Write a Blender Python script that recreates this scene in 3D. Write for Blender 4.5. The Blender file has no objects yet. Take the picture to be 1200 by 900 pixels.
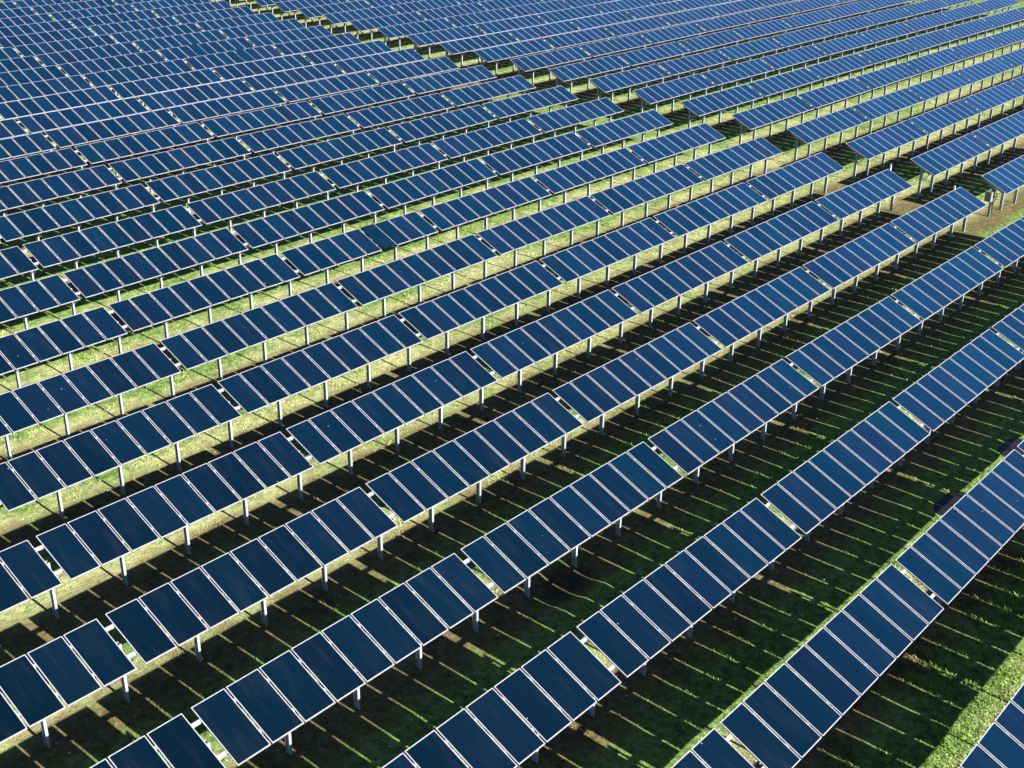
import bpy, math, random
import numpy as np
from mathutils import Vector, Matrix

# ------------------------------------------------------------------ camera, sky, sun, exposure
# World axes: +X runs along the solar rows, +Y runs from row to row (away from the camera), metres.
scene = bpy.context.scene
col = scene.collection
R = math.radians
CAM_H = 21.628
PITCH, ROLL, AZ = 0.43726, 0.013969, 0.861743
LENS = 36 * 1445.0 / 1200.0

cam_d = bpy.data.cameras.new('camera')
cam_d.lens = LENS
cam_d.sensor_width = 36
cam_d.clip_start = 0.5
cam_d.clip_end = 6000
cam = bpy.data.objects.new('camera', cam_d)
col.objects.link(cam)
_cp, _sp = math.cos(PITCH), math.sin(PITCH)
_fw = Vector((0, _cp, -_sp)); _rt = Vector((1, 0, 0)); _up = _rt.cross(_fw)
_r2 = _rt * math.cos(ROLL) + _up * math.sin(ROLL)
_u2 = -_rt * math.sin(ROLL) + _up * math.cos(ROLL)
_U = Vector((math.cos(AZ), math.sin(AZ), 0)); _V = Vector((-math.sin(AZ), math.cos(AZ), 0))
_loc = lambda a: Vector((a.dot(_U), a.dot(_V), a.z))
_m = Matrix((_loc(_r2), _loc(_u2), -_loc(_fw))).transposed().to_4x4()
_m.translation = Vector((0, 0, CAM_H))
cam.matrix_world = _m
scene.camera = cam

SUN_EL, SUN_AZ = R(27.3), R(180)          # sun low over -Y (behind the camera's right shoulder)
world = bpy.data.worlds.new("World")
scene.world = world
world.use_nodes = True
wn = world.node_tree
bg = wn.nodes['Background']
sky = wn.nodes.new('ShaderNodeTexSky')
sky.sky_type = 'NISHITA'
sky.sun_disc = False
sky.sun_elevation = SUN_EL
sky.sun_rotation = SUN_AZ
sky.air_density = 0.5
sky.dust_density = 0.1
sky.ozone_density = 3.0
wn.links.new(sky.outputs[0], bg.inputs[0])
bg.inputs[1].default_value = 0.05

sun_d = bpy.data.lights.new('sun', 'SUN')
sun_d.energy = 5.0
sun_d.angle = R(0.5)
sun_d.color = (1.0, 0.96, 0.88)
sun = bpy.data.objects.new('sun', sun_d)
col.objects.link(sun)
sun.rotation_euler = (R(90) - SUN_EL, 0, R(-0.7))   # shines towards +Y and down
sun.location = (0, -20, 40)

vs = scene.view_settings
vs.view_transform = 'Standard'
vs.look = 'None'
vs.gamma = 1
vs.use_curve_mapping = False
vs.exposure = 1.68

random.seed(7)
rng = np.random.default_rng(11)

# ------------------------------------------------------------------ layout of the solar farm
TILT = 0.41397
L = 1.834                # length of a panel up the slope
RS = 4.7681              # row spacing
G = 9.2296               # nine panels and one gap
GAP = 0.205
Y0 = 29.241              # centre line of row 0
HC = 2.053               # height of the panel plane's centre above ground
POST_DY = 0.138
PW = 0.952               # panel width (pitch 1.0)
CT, ST = math.cos(TILT), math.sin(TILT)
U0R = [-8, -6, -5, -4, -3, -2, -1, 0, 1, 2, 5, 8, 11, 14, 17, 20, 40]
U0V = [8.5, 9.8, 10.42, 11.07, 11.73, 12.43, 13.18, 13.94, 14.67, 15.47, 17.70, 19.9, 22.2, 24.45, 26.85, 29.2, 44.8]
FSR = [-4, -1, 0, 2, 5, 8, 11, 14, 17, 40]
FSV = [69.2, 71.4, 72.25, 73.95, 76.2, 78.65, 80.75, 83.25, 85.6, 103.6]
gap0 = lambda r: float(np.interp(r, U0R, U0V))
far0 = lambda r: float(np.interp(r, FSR, FSV))


# ---- ground height
def value_noise(x, y, cell, seed):
    g = np.random.default_rng(seed).random((256, 256)) * 2 - 1
    fx, fy = x / cell, y / cell
    ix, iy = np.floor(fx).astype(int), np.floor(fy).astype(int)
    tx, ty = fx - ix, fy - iy
    tx = tx * tx * (3 - 2 * tx); ty = ty * ty * (3 - 2 * ty)
    a = g[ix % 256, iy % 256]; b = g[(ix + 1) % 256, iy % 256]
    c = g[ix % 256, (iy + 1) % 256]; d = g[(ix + 1) % 256, (iy + 1) % 256]
    return (a * (1 - tx) + b * tx) * (1 - ty) + (c * (1 - tx) + d * tx) * ty


ZR = [-60, -8, 1, 2, 5, 8, 11, 14, 17, 21, 60]
ZV = [0, 0, 0.0, 0.03, 0.12, 0.24, 0.26, 0.33, 0.39, 0.43, 0.6]
PIT = (25.3, 19.4)      # dug hollow below the fourth row


DARK_OVALS = ((38.1, 12.5), (43.7, 12.45))   # two dark flat ovals set into the ground between the second and third rows


def base_z(x, y):
    row = (y - Y0) / RS
    return np.interp(row, ZR, ZV) + 0.0012 * np.clip(x - 60, 0, 100)


def ground_z(x, y):
    x = np.asarray(x, float); y = np.asarray(y, float)
    z = base_z(x, y)
    fade = 1.0 / (1.0 + np.maximum(0, np.hypot(x - 70, y - 60) - 140) / 60)
    z = z + fade * (0.035 * value_noise(x, y, 2.3, 1) + 0.022 * value_noise(x, y, 0.9, 2))
    d = np.sqrt(((x - PIT[0]) / 1.5) ** 2 + ((y - PIT[1]) / 0.75) ** 2)
    z = z - 0.14 * np.exp(-d ** 4) + 0.03 * np.exp(-((d - 1.35) / 0.3) ** 2)
    for cx, cy in DARK_OVALS:
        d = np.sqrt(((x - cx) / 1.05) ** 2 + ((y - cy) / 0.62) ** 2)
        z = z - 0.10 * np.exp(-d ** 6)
    return z


# ------------------------------------------------------------------ materials
def new_mat(name):
    m = bpy.data.materials.new(name)
    m.use_nodes = True
    nt = m.node_tree
    return m, nt, nt.nodes['Principled BSDF']


def N(nt, kind, **kw):
    n = nt.nodes.new(kind)
    for k, v in kw.items():
        if k in n.bl_rna.properties:
            setattr(n, k, v)
        else:
            n.inputs[k.replace('_', ' ')].default_value = v
    return n


def ramp(nt, stops, src):
    r = nt.nodes.new('ShaderNodeValToRGB')
    el = r.color_ramp.elements
    while len(el) < len(stops):
        el.new(0.5)
    for e, (p, c) in zip(el, stops):
        e.position = p
        e.color = (c, c, c, 1) if not isinstance(c, tuple) else (*c, 1)
    nt.links.new(src, r.inputs[0])
    return r.outputs[0]


def mix(nt, fac, a, b, mode='MIX'):
    m = nt.nodes.new('ShaderNodeMix')
    m.data_type = 'RGBA'
    m.blend_type = mode
    for i, v in ((0, fac), (6, a), (7, b)):
        if isinstance(v, (int, float)):
            m.inputs[i].default_value = v
        elif isinstance(v, tuple):
            m.inputs[i].default_value = (*v, 1)
        else:
            nt.links.new(v, m.inputs[i])
    return m.outputs[2]


def mth(nt, op, a, b=0.0, c=None):
    m = nt.nodes.new('ShaderNodeMath')
    m.operation = op
    for i, v in enumerate((a, b) if c is None else (a, b, c)):
        if isinstance(v, (int, float)):
            m.inputs[i].default_value = v
        else:
            nt.links.new(v, m.inputs[i])
    return m.outputs[0]


def glass_material():
    m, nt, b = new_mat('photovoltaic glass')
    tc = N(nt, 'ShaderNodeTexCoord')
    oi = N(nt, 'ShaderNodeObjectInfo')
    off = nt.nodes.new('ShaderNodeVectorMath'); off.operation = 'ADD'
    sc = nt.nodes.new('ShaderNodeVectorMath'); sc.operation = 'SCALE'
    comb = N(nt, 'ShaderNodeCombineXYZ')
    for i in range(3):
        nt.links.new(oi.outputs['Random'], comb.inputs[i])
    nt.links.new(comb.outputs[0], sc.inputs[0]); sc.inputs['Scale'].default_value = 137.0
    nt.links.new(tc.outputs['Object'], off.inputs[0]); nt.links.new(sc.outputs[0], off.inputs[1])
    mp = N(nt, 'ShaderNodeMapping'); mp.inputs['Scale'].default_value = (3.2, 0.6, 1)
    nt.links.new(off.outputs[0], mp.inputs[0])
    n1 = N(nt, 'ShaderNodeTexNoise', Scale=1.0, Detail=4.0, Roughness=0.6)
    nt.links.new(mp.outputs[0], n1.inputs['Vector'])
    mp2 = N(nt, 'ShaderNodeMapping'); mp2.inputs['Scale'].default_value = (26, 1.6, 1)
    nt.links.new(off.outputs[0], mp2.inputs[0])
    n2 = N(nt, 'ShaderNodeTexNoise', Scale=1.0, Detail=3.0, Roughness=0.7)
    nt.links.new(mp2.outputs[0], n2.inputs['Vector'])
    vo = N(nt, 'ShaderNodeTexVoronoi', Scale=2.6)
    nt.links.new(off.outputs[0], vo.inputs['Vector'])
    sp = N(nt, 'ShaderNodeSeparateColor'); nt.links.new(vo.outputs['Color'], sp.inputs[0])
    keep = mth(nt, 'GREATER_THAN', sp.outputs[0], 0.86)
    spot = mth(nt, 'MULTIPLY', mth(nt, 'LESS_THAN', vo.outputs['Distance'], 0.045), keep)
    base = mix(nt, oi.outputs['Random'], (0.0006, 0.0028, 0.0045), (0.0010, 0.0045, 0.0080))
    dust = mth(nt, 'MULTIPLY', ramp(nt, [(0.50, 0.0), (0.74, 1.0)], n1.outputs['Fac']),
               ramp(nt, [(0.3, 0.25), (0.7, 1.0)], n2.outputs['Fac']))
    c = mix(nt, mth(nt, 'MULTIPLY', dust, 0.15), base, (0.040, 0.036, 0.044))
    c = mix(nt, mth(nt, 'MULTIPLY', spot, 0.5), c, (0.5, 0.5, 0.48))
    nt.links.new(c, b.inputs['Base Color'])
    nt.links.new(ramp(nt, [(0.3, 0.10), (0.75, 0.24)], n1.outputs['Fac']), b.inputs['Roughness'])
    b.inputs['IOR'].default_value = 1.5
    # anti-reflection coating tints specular; added blue sheen imitates reflected sky towards grazing angles
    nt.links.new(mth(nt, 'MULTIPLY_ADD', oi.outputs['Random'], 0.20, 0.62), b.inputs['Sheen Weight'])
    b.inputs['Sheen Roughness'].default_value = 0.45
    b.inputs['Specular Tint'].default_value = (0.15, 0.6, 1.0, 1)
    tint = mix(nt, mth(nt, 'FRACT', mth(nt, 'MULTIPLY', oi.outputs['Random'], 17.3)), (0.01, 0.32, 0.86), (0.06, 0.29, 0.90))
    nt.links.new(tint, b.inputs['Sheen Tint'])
    return m


def metal_material(name, lo, hi, rough, metallic=0.0, scale=9.0):
    m, nt, b = new_mat(name)
    tc = N(nt, 'ShaderNodeTexCoord')
    n = N(nt, 'ShaderNodeTexNoise', Scale=scale, Detail=4.0, Roughness=0.65)
    nt.links.new(tc.outputs['Object'], n.inputs['Vector'])
    nt.links.new(ramp(nt, [(0.3, lo), (0.7, hi)], n.outputs['Fac']), b.inputs['Base Color'])
    b.inputs['Roughness'].default_value = rough
    b.inputs['Metallic'].default_value = metallic
    return m


def ground_colour(nt):
    """Colour of the sward: patches of green, dry straw and bare soil, worn soil below the rows."""
    geo = N(nt, 'ShaderNodeNewGeometry')
    pos = geo.outputs['Position']
    sx = N(nt, 'ShaderNodeSeparateXYZ'); nt.links.new(pos, sx.inputs[0])
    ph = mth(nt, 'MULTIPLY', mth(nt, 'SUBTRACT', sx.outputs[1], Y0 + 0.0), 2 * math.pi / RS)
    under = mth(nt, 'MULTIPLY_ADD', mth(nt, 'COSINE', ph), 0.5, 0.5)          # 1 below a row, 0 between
    ph2 = mth(nt, 'MULTIPLY', mth(nt, 'SUBTRACT', sx.outputs[1], Y0 + 0.95), 2 * math.pi / RS)
    straw_band = mth(nt, 'MULTIPLY_ADD', mth(nt, 'COSINE', ph2), 0.5, 0.5)

    def noise(s, d=4.0, r=0.6, vec=pos):
        n = N(nt, 'ShaderNodeTexNoise', Scale=s, Detail=d, Roughness=r)
        nt.links.new(vec, n.inputs['Vector'])
        return n.outputs['Fac']
    big, mid, fine, tiny = noise(0.16), noise(0.75), noise(3.6, 5.0, 0.7), noise(17.0, 3.0, 0.7)
    green = mix(nt, ramp(nt, [(0.3, 0.0), (0.7, 1.0)], fine), (0.040, 0.064, 0.014), (0.235, 0.370, 0.095))
    straw = mix(nt, ramp(nt, [(0.3, 0.0), (0.7, 1.0)], fine), (0.210, 0.205, 0.060), (0.500, 0.500, 0.280))
    soil = mix(nt, ramp(nt, [(0.3, 0.0), (0.7, 1.0)], fine), (0.054, 0.034, 0.016), (0.200, 0.148, 0.072))
    s1 = mth(nt, 'ADD', mth(nt, 'MULTIPLY', straw_band, 0.30), mth(nt, 'ADD', mth(nt, 'MULTIPLY', mid, 0.55), mth(nt, 'MULTIPLY', big, 0.45)))
    c = mix(nt, ramp(nt, [(0.64, 0.0), (0.82, 0.9)], s1), green, straw)
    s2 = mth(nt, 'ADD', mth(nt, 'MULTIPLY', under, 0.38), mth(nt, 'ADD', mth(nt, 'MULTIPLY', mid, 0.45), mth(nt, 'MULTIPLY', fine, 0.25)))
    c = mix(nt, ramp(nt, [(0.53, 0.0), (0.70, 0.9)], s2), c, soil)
    # bare soil in and round the dug hollow
    dx = mth(nt, 'DIVIDE', mth(nt, 'SUBTRACT', sx.outputs[0], PIT[0]), 2.1)
    dy = mth(nt, 'DIVIDE', mth(nt, 'SUBTRACT', sx.outputs[1], PIT[1]), 1.1)
    dd = mth(nt, 'ADD', mth(nt, 'ADD', mth(nt, 'MULTIPLY', dx, dx), mth(nt, 'MULTIPLY', dy, dy)), mth(nt, 'MULTIPLY', mid, 0.8))
    c = mix(nt, ramp(nt, [(0.20, 0.9), (0.62, 0.0)], mth(nt, 'MULTIPLY', dd, 0.6)), c, (0.045, 0.033, 0.024))
    c = mix(nt, 0.5, c, mix(nt, 1.0, c, ramp(nt, [(0.25, (0.15, 0.15, 0.15)), (0.75, (1.8, 1.8, 1.8))], tiny), 'MULTIPLY'))
    return c, fine, tiny


def ground_material():
    m, nt, b = new_mat('pasture ground')
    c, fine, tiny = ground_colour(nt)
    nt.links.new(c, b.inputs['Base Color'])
    b.inputs['Roughness'].default_value = 1.0
    b.inputs['Specular IOR Level'].default_value = 0.1
    h = mth(nt, 'ADD', mth(nt, 'MULTIPLY', fine, 1.0), mth(nt, 'MULTIPLY', tiny, 0.5))
    bp = N(nt, 'ShaderNodeBump', Strength=0.8, Distance=0.07)
    nt.links.new(h, bp.inputs['Height'])
    nt.links.new(bp.outputs[0], b.inputs['Normal'])
    return m


def blade_material():
    m, nt, b = new_mat('grass blades')
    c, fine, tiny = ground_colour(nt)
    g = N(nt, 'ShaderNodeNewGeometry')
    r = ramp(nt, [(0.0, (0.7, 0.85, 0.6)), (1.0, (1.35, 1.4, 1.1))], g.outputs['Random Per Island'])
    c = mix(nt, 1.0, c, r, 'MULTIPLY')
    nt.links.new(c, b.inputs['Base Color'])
    b.inputs['Roughness'].default_value = 0.7
    b.inputs['Specular IOR Level'].default_value = 0.2
    return m


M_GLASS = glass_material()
M_ALU = metal_material('anodised aluminium frame', (0.24, 0.23, 0.265), (0.35, 0.33, 0.37), 0.5, 0.0)
M_GALV = metal_material('galvanised steel', (0.26, 0.27, 0.28), (0.40, 0.40, 0.41), 0.5, 0.15, 14.0)
M_POST = metal_material('galvanised steel post', (0.20, 0.25, 0.28), (0.38, 0.41, 0.43), 0.5, 0.1, 6.0)
M_BOX = metal_material('grey painted enclosure', (0.13, 0.14, 0.15), (0.18, 0.19, 0.20), 0.5)
M_DARKBOX = metal_material('dark enclosure', (0.05, 0.06, 0.07), (0.09, 0.10, 0.12), 0.5)
M_CABLE = metal_material('black cable', (0.01, 0.01, 0.01), (0.03, 0.025, 0.02), 0.6)
M_STAKE = metal_material('weathered white stake', (0.60, 0.58, 0.54), (0.80, 0.78, 0.74), 0.7)
M_GROUND = ground_material()
M_BLADE = blade_material()
M_PETAL, _nt, _b = new_mat('white petals')
_b.inputs['Base Color'].default_value = (0.75, 0.76, 0.72, 1)
_n = N(_nt, 'ShaderNodeTexNoise', Scale=40.0)
_nt.links.new(ramp(_nt, [(0.3, (0.55, 0.60, 0.55)), (0.7, (0.82, 0.83, 0.80))], _n.outputs['Fac']), _b.inputs['Base Color'])
M_DARK_OVAL, _nt, _b = new_mat('dark gloss')
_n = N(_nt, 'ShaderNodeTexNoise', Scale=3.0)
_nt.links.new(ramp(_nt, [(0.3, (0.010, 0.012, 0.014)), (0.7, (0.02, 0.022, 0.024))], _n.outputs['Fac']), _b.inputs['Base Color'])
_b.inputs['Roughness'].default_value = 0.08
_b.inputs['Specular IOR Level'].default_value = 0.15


# ------------------------------------------------------------------ mesh helpers
class MB:
    def __init__(s):
        s.v, s.f, s.m = [], [], []

    def hexa(s, p, mi=0):
        i = len(s.v)
        s.v += [tuple(q) for q in p]
        for f in ((0, 3, 2, 1), (4, 5, 6, 7), (0, 1, 5, 4), (1, 2, 6, 5), (2, 3, 7, 6), (3, 0, 4, 7)):
            s.f.append(tuple(i + k for k in f)); s.m.append(mi)

    def box(s, x0, x1, y0, y1, z0, z1, mi=0):
        s.hexa([(x0, y0, z0), (x1, y0, z0), (x1, y1, z0), (x0, y1, z0), (x0, y0, z1), (x1, y0, z1), (x1, y1, z1), (x0, y1, z1)], mi)

    def mesh(s, name, mats, bevel=0.0):
        me = bpy.data.meshes.new(name)
        me.from_pydata(s.v, [], s.f)
        for m in mats:
            me.materials.append(m)
        me.polygons.foreach_set('material_index', s.m)
        me.update()
        return me


def frame_bars(b, mi=0):
    w, fr, t = PW / 2, 0.023, 0.036
    l = L / 2
    b.box(-w, -w + fr, -l, l, -t, 0.0, mi)
    b.box(w - fr, w, -l, l, -t, 0.0, mi)
    b.box(-w + fr, w - fr, -l, -l + fr, -t, 0.0, mi)
    b.box(-w + fr, w - fr, l - fr, l, -t, 0.0, mi)


def laminate(b, mi=0):
    w, l, fr = PW / 2 - 0.023, L / 2, 0.023
    b.box(-w, w, -l + fr, l - fr, -0.012, -0.004, mi)
    # junction box on the back
    b.box(-0.09, 0.09, l - 0.36, l - 0.24, -0.034, -0.0125, mi + 1)


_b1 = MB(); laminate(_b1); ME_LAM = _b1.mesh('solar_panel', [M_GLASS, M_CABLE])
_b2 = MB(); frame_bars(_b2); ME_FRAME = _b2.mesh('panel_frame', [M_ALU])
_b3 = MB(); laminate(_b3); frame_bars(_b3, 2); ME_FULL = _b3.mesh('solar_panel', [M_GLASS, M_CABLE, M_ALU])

PLANE_DROP = 0.036                      # underside of the panel frames below the panel plane
PURLIN_D = 0.085
PURLIN_S = (-0.47, 0.53)
POST_TOP = HC + POST_DY * math.tan(TILT) - (PLANE_DROP + PURLIN_D + 0.11) / CT


def post_shape(b, mi=0):
    z0, z1 = -0.35, POST_TOP + 0.05
    b.box(-0.038, 0.038, -0.080, -0.070, z0, z1, mi)     # two flanges and a web
    b.box(-0.038, 0.038, 0.070, 0.080, z0, z1, mi)
    b.box(-0.005, 0.005, -0.070, 0.070, z0, z1, mi)


def slope_pt(x, s, n):
    """Point on the table at x, s metres up the slope and n above the panel plane (relative to row centre at ground)."""
    return (x, s * CT - n * ST, HC + s * ST + n * CT)


def slope_box(b, x0, x1, s0, s1, n0, n1, mi=0):
    P = lambda x, s, n: slope_pt(x, s, n)
    b.hexa([P(x0, s0, n0), P(x1, s0, n0), P(x1, s1, n0), P(x0, s1, n0), P(x0, s0, n1), P(x1, s0, n1), P(x1, s1, n1), P(x0, s1, n1)], mi)


def rafter_shape(b, mi=0):
    n1 = -(PLANE_DROP + PURLIN_D)
    off = Vector((0, -POST_DY, 0))
    xr = -0.112                                          # bolted to the flank of the pile with a short plate
    for (n0, nn, w) in ((n1 - 0.008, n1, 0.018), (n1 - 0.102, n1 - 0.008, 0.004), (n1 - 0.11, n1 - 0.102, 0.018)):
        s = MB(); slope_box(s, xr - w, xr + w, -0.60, 0.64, n0, nn)
        b.hexa([Vector(q) + off for q in s.v], mi)
    b.box(-0.108, -0.039, -0.055, 0.055, POST_TOP - 0.10, POST_TOP + 0.03, mi)
    # strut from the pile up to the low end of the rafter
    zt = HC - 0.50 * ST + (n1 - 0.11) * CT
    for dx in (-0.068, 0.062):
        p0 = Vector((dx, -0.06, POST_TOP - 0.75)); p1 = Vector((dx, -0.50 * CT - POST_DY - n1 * ST, zt + 0.03))
        w = 0.022
        b.hexa([p0 + Vector((0, -w, 0)), p0 + Vector((0.006, -w, 0)), p0 + Vector((0.006, w, 0)), p0 + Vector((0, w, 0)),
                p1 + Vector((0, -w, 0)), p1 + Vector((0.006, -w, 0)), p1 + Vector((0.006, w, 0)), p1 + Vector((0, w, 0))], mi)


_p = MB(); post_shape(_p); ME_POST = _p.mesh('post', [M_POST])
_p = MB(); rafter_shape(_p); ME_RAFTER = _p.mesh('rafter', [M_GALV])
_p = MB(); post_shape(_p); rafter_shape(_p, 1); ME_POSTFULL = _p.mesh('post', [M_POST, M_GALV])


def link(name, data, parent=None, loc=(0, 0, 0), rot=None):
    o = bpy.data.objects.new(name, data)
    col.objects.link(o)
    if parent is not None:
        o.parent = parent
    o.location = loc
    if rot is not None:
        o.rotation_euler = rot
    return o


def tag(o, label=None, category=None, group=None, kind=None):
    for k, v in (('label', label), ('category', category), ('group', group), ('kind', kind)):
        if v:
            o[k] = v


# ------------------------------------------------------------------ ground: one sheet to the horizon
def ground():
    def axis(a, b, step, lo, hi):
        c = list(np.arange(a, b, step))
        x, s = c[-1], step
        while x < hi:
            s *= 1.35; x += s; c.append(x)
        x, s = a, step; pre = []
        while x > lo:
            s *= 1.35; x -= s; pre.append(x)
        return np.array(pre[::-1] + c)
    xs = axis(2, 160, 0.36, -2500, 2500)
    ys = axis(2, 140, 0.30, -2500, 2500)
    X, Y = np.meshgrid(xs, ys, indexing='ij')
    Z = ground_z(X, Y)
    nx, ny = X.shape
    co = np.stack([X, Y, Z], -1).reshape(-1, 3)
    i = np.arange(nx * ny).reshape(nx, ny)
    q = np.stack([i[:-1, :-1], i[1:, :-1], i[1:, 1:], i[:-1, 1:]], -1).reshape(-1, 4)
    me = bpy.data.meshes.new('ground')
    me.vertices.add(len(co)); me.vertices.foreach_set('co', co.ravel())
    me.loops.add(q.size); me.loops.foreach_set('vertex_index', q.ravel())
    me.polygons.add(len(q)); me.polygons.foreach_set('loop_start', np.arange(len(q)) * 4)
    me.polygons.foreach_set('loop_total', np.full(len(q), 4))
    me.update(calc_edges=True); me.validate()
    me.polygons.foreach_set('use_smooth', np.ones(len(q), bool))
    me.materials.append(M_GROUND)
    o = link('ground', me)
    tag(o, 'sunlit pasture with dry and green patches below the solar rows', kind='structure')


ground()


# ------------------------------------------------------------------ projection, only to decide how much of each row is worth building
Mi = cam.matrix_world.inverted()


def px(x, y, z):
    p = Mi @ Vector((x, y, z))
    if p.z > -1:
        return None
    return 600 + 1445 * p.x / -p.z, 450 + 1445 * p.y / p.z, -p.z


def in_view(x, y, z, mx=110, my=70):
    q = px(x, y, z)
    return q is not None and -mx < q[0] < 1200 + mx and -my < q[1] < 900 + my


ORD = ['zeroth', 'first', 'second', 'third', 'fourth', 'fifth', 'sixth', 'seventh', 'eighth', 'ninth', 'tenth', 'eleventh',
       'twelfth', 'thirteenth', 'fourteenth', 'fifteenth', 'sixteenth', 'seventeenth', 'eighteenth', 'nineteenth', 'twentieth']
ORD += ['twenty-' + w for w in ORD[1:10]] + ['thirtieth'] + ['thirty-' + w for w in ORD[1:10]]

FLUSH = {(13, 'near', 4, 3), (12, 'near', 4, 5), (3, 'near', 2, 5)}   # panels mounted a little proud: no bright seams


def solar_row(r, block, nodes, end_lo, end_hi, label, group):
    """nodes: x of every table's left gap centre, plus the right one of the last table."""
    yc = Y0 + r * RS
    x_ref = nodes[0]
    root = bpy.data.objects.new('solar_panel_row', None)
    root.empty_display_size = 0.5
    col.objects.link(root)
    root.location = (x_ref, yc, float(base_z(x_ref, yc)))
    tag(root, label, 'solar array', group)
    z0 = root.location.z
    jr = random.Random(1000 + r * 7 + (500 if block == 'far' else 0))
    nz = [float(base_z(x, yc)) - z0 + jr.uniform(-0.022, 0.022) for x in nodes]
    for k in range(len(nodes) - 1):
        xa, xb = nodes[k] - x_ref, nodes[k + 1] - x_ref
        za, zb = nz[k], nz[k + 1]
        zz = lambda x: za + (zb - za) * (x - xa) / (xb - xa)
        roll_y = -math.atan2(zb - za, xb - xa)
        q = px(nodes[k] + 4.6, yc, 2)
        near = q is not None and q[2] < 62
        ov = random.Random(r * 31 + k)
        t_tilt = ov.gauss(0, 0.0016)
        for j in range(9):
            x = xa + GAP / 2 + (0.5 + j) * (G - GAP) / 9
            gx = x + x_ref
            if not (in_view(gx, yc, 2.0) or in_view(gx, yc, 2.0, 400, 160)):
                pass
            dz = 0.0
            tl = TILT + t_tilt + ov.gauss(0, 0.0012)
            if (r, block, k_index(r, block, nodes[k]), j) in FLUSH:
                dz = 0.03
            loc = (x + ov.gauss(0, 0.0015), -dz * ST, HC + zz(x) + dz)
            rot = (tl, roll_y + ov.gauss(0, 0.001), 0)
            if dz:
                o = link('solar_panel', ME_LAM if near else ME_FRAMELESS, root, loc, rot)
                o['label'] = 'darker panel set slightly proud of its neighbours'
            elif near:
                o = link('solar_panel', ME_LAM, root, loc, rot)
                link('panel_frame', ME_FRAME, o)
            else:
                link('solar_panel', ME_FULL, root, loc, rot)
        # purlins: two cold-formed channels under the panels, running on through the gap
        lo = xa if k else (end_lo - x_ref)
        hi = xb if k < len(nodes) - 2 else (end_hi - x_ref)
        for s in PURLIN_S:
            b = MB()
            n1 = -PLANE_DROP - 0.002
            for (s0, s1, n0, nn) in ((s - 0.045, s + 0.045, n1 - 0.006, n1), (s - 0.045, s - 0.039, n1 - PURLIN_D + 0.004, n1 - 0.006), (s - 0.039, s + 0.02, n1 - PURLIN_D + 0.004, n1 - PURLIN_D + 0.010)):
                a = MB(); slope_box(a, lo + (0.003 if k else 0), hi, s0, s1, n0, nn)
                b.hexa([(p[0], p[1], p[2] + zz(p[0])) for p in a.v])
            link('purlin', b.mesh('purlin', [M_GALV]), root)
        # piles with their rafters: a quarter of a table apart, one under every gap
        xs = [xa + i * G / 4 for i in range(4)]
        if k == 0 and end_lo > nodes[0] - 0.05:
            xs[0] = xa + GAP / 2 + 0.36
        if k == len(nodes) - 2:
            xs.append(xb - GAP / 2 - 0.36)
        for x in xs:
            loc = (x, POST_DY, zz(x))
            if near:
                p = link('post', ME_POST, root, loc)
                link('rafter', ME_RAFTER, p)
            else:
                link('post', ME_POSTFULL, root, loc)
    return root


def k_index(r, block, x):
    base = gap0(r) if block == 'near' else far0(r)
    return int(round((x - base) / G))


_b4 = MB()
_w = PW / 2
_b4.box(-_w, _w, -L / 2 + 0.01, L / 2, -0.012, -0.004, 0)
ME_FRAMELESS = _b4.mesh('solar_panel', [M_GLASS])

rows = {}
near_ids = list(range(-5, 23))
for r in near_ids:
    yc = Y0 + r * RS
    u0 = gap0(r)
    z = float(base_z(60, yc)) + HC
    keep = []
    for k in range(-3, 6):
        a, c = u0 + k * G, u0 + (k + 1) * G
        if any(in_view(x, yc + s * 0.9, z) for x in np.linspace(a, c, 7) for s in (-1, 1)):
            keep.append(k)
    if not keep:
        continue
    ks = range(keep[0], keep[-1] + 1)
    nodes = [u0 + k * G for k in list(ks) + [ks[-1] + 1]]
    last = ks[-1] == 5
    n = r + 6
    if n == 1:
        lab = 'solar row cut off by the bottom right corner, only a few panels in view'
    else:
        lab = 'solar row this side of the grass lane, %s up from the bottom right corner' % ORD[n]
    rows[(r, 'near')] = solar_row(r, 'near', nodes, nodes[0], nodes[-1] - (GAP / 2 + 0.05 if last else 0), lab,
                                  'solar rows on the near side of the grass lane')
for r in range(-1, 23):
    yc = Y0 + r * RS
    u0 = far0(r) - GAP / 2
    z = float(base_z(100, yc)) + HC
    keep = []
    for k in range(0, 8):
        a, c = u0 + k * G, u0 + (k + 1) * G
        if any(in_view(x, yc + s * 0.9, z, 60, 40) for x in np.linspace(a, c, 7) for s in (-1, 1)):
            keep.append(k)
    if not keep:
        continue
    ks = range(keep[0], keep[-1] + 1)
    nodes = [u0 + k * G for k in list(ks) + [ks[-1] + 1]]
    n = r + 2
    lab = 'solar row beyond the grass lane, %s up from the right end of the lane' % ORD[max(n, 1)]
    if r == -1:
        lab = 'solar row beyond the lane with a grey box and cables on its end post'
    rows[(r, 'far')] = solar_row(r, 'far', nodes, nodes[0] + GAP / 2 + 0.05, nodes[-1], lab, 'solar rows beyond the grass lane')


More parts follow.
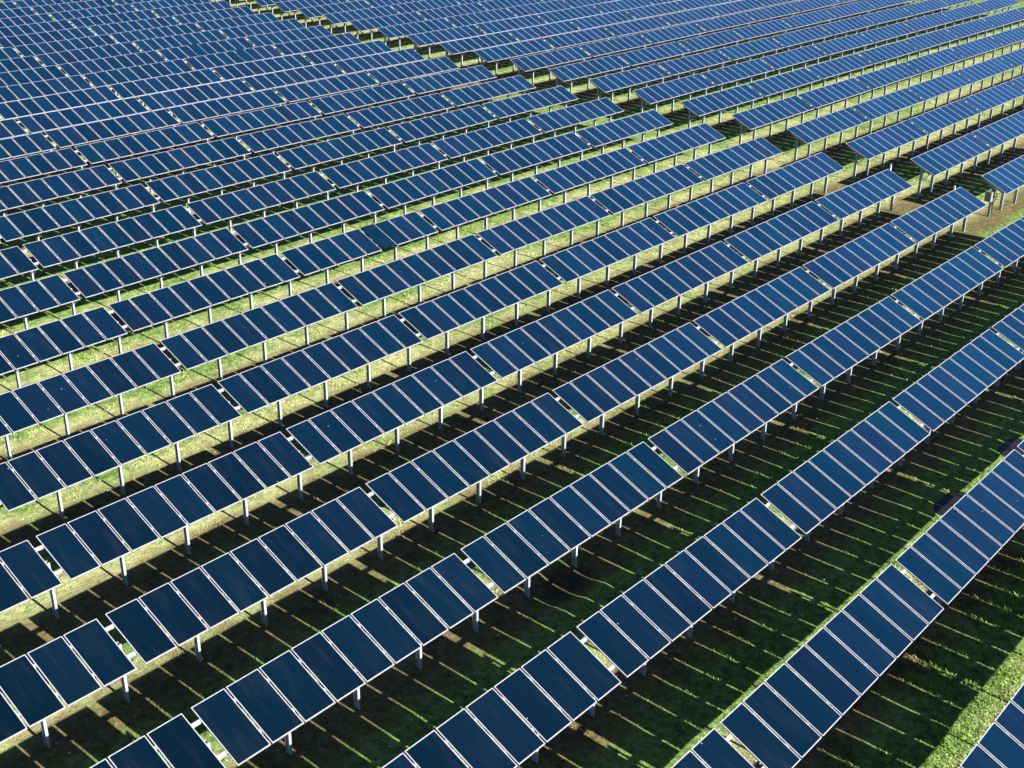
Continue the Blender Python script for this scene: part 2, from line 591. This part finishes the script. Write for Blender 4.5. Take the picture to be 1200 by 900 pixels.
# ------------------------------------------------------------------ boxes bolted to piles, and cables
def bolt_box(root, x, dark, face):
    """face -1: on the side towards the camera, +1: behind."""
    m = M_DARKBOX if dark else M_BOX
    b = MB()
    y0, y1 = (0.085, 0.30) if face > 0 else (-0.30, -0.085)
    w, z0, z1 = (0.42, 0.80, 1.42) if dark else (0.20, 1.05, 1.62)
    b.box(-w, w, y0, y1, z0, z1)
    b.box(-w - 0.02, w + 0.02, y0 - 0.02, y1 + 0.02, z1 + 0.002, z1 + 0.022)
    for i in range(5):
        xx = -w + 0.08 + i * (2 * w - 0.16) / 4
        b.box(xx - 0.012, xx + 0.012, y0 - 0.012, y0 - 0.001, z0 + 0.05, z1 - 0.05)
    me = b.mesh('junction_box', [m])
    o = link('junction_box', me, root, (x, POST_DY, 0))
    return o


def cable(root, x, pts, rad=0.022, name='cable'):
    cu = bpy.data.curves.new(name, 'CURVE')
    cu.dimensions = '3D'; cu.bevel_depth = rad; cu.bevel_resolution = 2; cu.resolution_u = 6
    sp = cu.splines.new('BEZIER'); sp.bezier_points.add(len(pts) - 1)
    for bp, p in zip(sp.bezier_points, pts):
        bp.co = p; bp.handle_left_type = bp.handle_right_type = 'AUTO'
    cu.materials.append(M_CABLE)
    tmp = bpy.data.objects.new('tmp', cu); col.objects.link(tmp)
    dg = bpy.context.evaluated_depsgraph_get()
    me = bpy.data.meshes.new_from_object(tmp.evaluated_get(dg))
    bpy.data.objects.remove(tmp); bpy.data.curves.remove(cu)
    return link(name, me, root, (x, POST_DY, 0))


if (-1, 'far') in rows:
    rt = rows[(-1, 'far')]
    xe = GAP / 2 + 0.36
    bx = bolt_box(rt, xe - 0.20, False, 1)
    bx.rotation_euler = (0, 0, R(80))
    cable(rt, xe, [(-0.1, -0.14, 1.75), (-0.22, -0.2, 1.35), (-0.02, -0.13, 0.95), (0.05, -0.12, 0.4), (0.08, -0.1, -0.1)], 0.035)
    cable(rt, xe, [(0.05, -0.13, 1.7), (0.15, -0.22, 1.25), (0.08, -0.13, 0.85), (0.1, -0.12, 0.3), (0.1, -0.1, -0.1)], 0.022)
# ------------------------------------------------------------------ marker stakes at the ends of two rows
for i, (r, lab) in enumerate(((-1, 'thin white stake behind the end of the lowest solar row that ends at the lane'),
                              (0, 'thin white stake behind the end of the second solar row up the lane'))):
    b = MB()
    b.box(-0.035, 0.035, -0.035, 0.035, -0.2, 2.25)
    b.hexa([(-0.035, -0.035, 2.251), (0.035, -0.035, 2.251), (0.035, 0.035, 2.251), (-0.035, 0.035, 2.251),
            (-0.01, -0.01, 2.32), (0.01, -0.01, 2.32), (0.01, 0.01, 2.32), (-0.01, 0.01, 2.32)])
    x, y = (68.8, 70.6)[i], Y0 + r * RS + 1.3
    o = link('marker_stake', b.mesh('marker_stake', [M_STAKE]), None, (x, y, float(ground_z(x, y))))
    tag(o, lab, 'stake', 'white stakes by the lane')


# ------------------------------------------------------------------ grass blades, flowers
def scatter(n, xr, yr, dens):
    x = rng.uniform(*xr, n); y = rng.uniform(*yr, n)
    # camera frustum cull
    M = np.array(Mi)
    P = np.stack([x, y, np.zeros(n), np.ones(n)], 0)
    q = M @ P
    d = -q[2]
    u = 600 + 1445 * q[0] / np.maximum(d, 1); v = 450 - 1445 * q[1] / np.maximum(d, 1)
    keep = (d > 5) & (u > -120) & (u < 1320) & (v > -60) & (v < 1000) & (rng.random(n) < dens(d))
    return x[keep], y[keep], d[keep]


def grass():
    x, y, d = scatter(3600000, (4, 90), (2, 85), lambda d: np.clip((30 / d) ** 3, 0, 1))
    mid = value_noise(x, y, 1.5, 31) + 0.6 * value_noise(x, y, 0.4, 32)
    under = 0.5 + 0.5 * np.cos((y - Y0 - 0.15) * 2 * math.pi / RS)
    pit = np.sqrt(((x - PIT[0]) / 2.0) ** 2 + ((y - PIT[1]) / 1.1) ** 2)
    oval = np.min([np.hypot((x - cx) / 1.1, (y - cy) / 0.65) for cx, cy in DARK_OVALS], 0)
    lush = np.exp(-((x - 31) / 9) ** 2 - ((y - 7.8) / 3.2) ** 2)
    k = (mid - 0.9 * under > -1.0) & (rng.random(len(x)) < 0.55 + 0.4 * mid - 0.4 * under + lush) & (pit > 1.05) & (oval > 1.1)
    x, y, d, mid, lush = x[k], y[k], d[k], mid[k], lush[k]
    n = len(x)
    z = ground_z(x, y) - 0.01
    a = rng.uniform(0, 2 * math.pi, n)
    h = rng.uniform(0.03, 0.08, n) * (1 + 0.5 * np.clip(mid, -0.5, 1)) * np.clip(d / 35, 1, 1.3) * (1 + 0.5 * lush)
    w = (1 + 0.4 * lush) * rng.uniform(0.010, 0.020, n) * np.clip(d / 30, 1, 1.5)
    lean = rng.uniform(0.4, 1.5, n) * h
    la = rng.uniform(0, 2 * math.pi, n)
    co = np.empty((n, 3, 3))
    co[:, 0] = np.stack([x - w * np.cos(a), y - w * np.sin(a), z], -1)
    co[:, 1] = np.stack([x + w * np.cos(a), y + w * np.sin(a), z], -1)
    co[:, 2] = np.stack([x + lean * np.cos(la), y + lean * np.sin(la), z + h], -1)
    me = bpy.data.meshes.new('grass')
    me.vertices.add(n * 3); me.vertices.foreach_set('co', co.ravel())
    me.loops.add(n * 3); me.loops.foreach_set('vertex_index', np.arange(n * 3))
    me.polygons.add(n); me.polygons.foreach_set('loop_start', np.arange(n) * 3)
    me.polygons.foreach_set('loop_total', np.full(n, 3))
    me.update(calc_edges=True)
    me.materials.append(M_BLADE)
    o = link('grass', me)
    tag(o, 'short green and dry grass between the solar rows', kind='stuff')
    print('blades', n)


grass()


def dark_ovals():
    for i, (cx, cy) in enumerate(DARK_OVALS):
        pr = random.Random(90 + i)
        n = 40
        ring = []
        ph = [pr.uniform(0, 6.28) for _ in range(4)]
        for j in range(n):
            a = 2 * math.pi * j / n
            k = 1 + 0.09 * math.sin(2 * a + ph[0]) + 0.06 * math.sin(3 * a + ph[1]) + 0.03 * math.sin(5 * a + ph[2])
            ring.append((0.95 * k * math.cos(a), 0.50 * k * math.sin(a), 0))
        me = bpy.data.meshes.new('dark_oval')
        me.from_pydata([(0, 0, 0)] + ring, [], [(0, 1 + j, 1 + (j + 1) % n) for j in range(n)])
        me.materials.append(M_DARK_OVAL)
        o = link('dark_oval', me, None, (cx, cy, float(base_z(cx, cy)) - 0.035))
        tag(o, ('dark flat oval on the ground, the left one of two above the second row up',
                'dark flat oval on the ground, the right one of two above the second row up')[i], kind='structure')


dark_ovals()


def flowers():
    x, y, d = scatter(9000, (5, 60), (3, 45), lambda d: np.clip((28 / d) ** 2, 0, 1))
    c = value_noise(x, y, 3.0, 51)
    k = rng.random(len(x)) < np.clip(0.25 + 1.1 * c, 0.03, 1) * 0.55
    x, y = x[k], y[k]
    n = len(x)
    z = ground_z(x, y) + rng.uniform(0.06, 0.13, n)
    s = rng.uniform(0.012, 0.030, n)
    ring = [(1, 0, 0), (0.31, 0.95, 0), (-0.81, 0.59, 0), (-0.81, -0.59, 0), (0.31, -0.95, 0), (0, 0, 0.5)]
    vs_, fs = [], []
    for i in range(n):
        b0 = len(vs_)
        vs_ += [(x[i] + s[i] * p[0], y[i] + s[i] * p[1], z[i] + s[i] * p[2]) for p in ring]
        fs += [(b0 + j, b0 + (j + 1) % 5, b0 + 5) for j in range(5)]
    me = bpy.data.meshes.new('wildflowers'); me.from_pydata(vs_, [], fs); me.materials.append(M_PETAL)
    o = link('wildflowers', me)
    tag(o, 'tiny white flower heads scattered in the grass', kind='stuff')


flowers()
print('objects', len(bpy.data.objects))
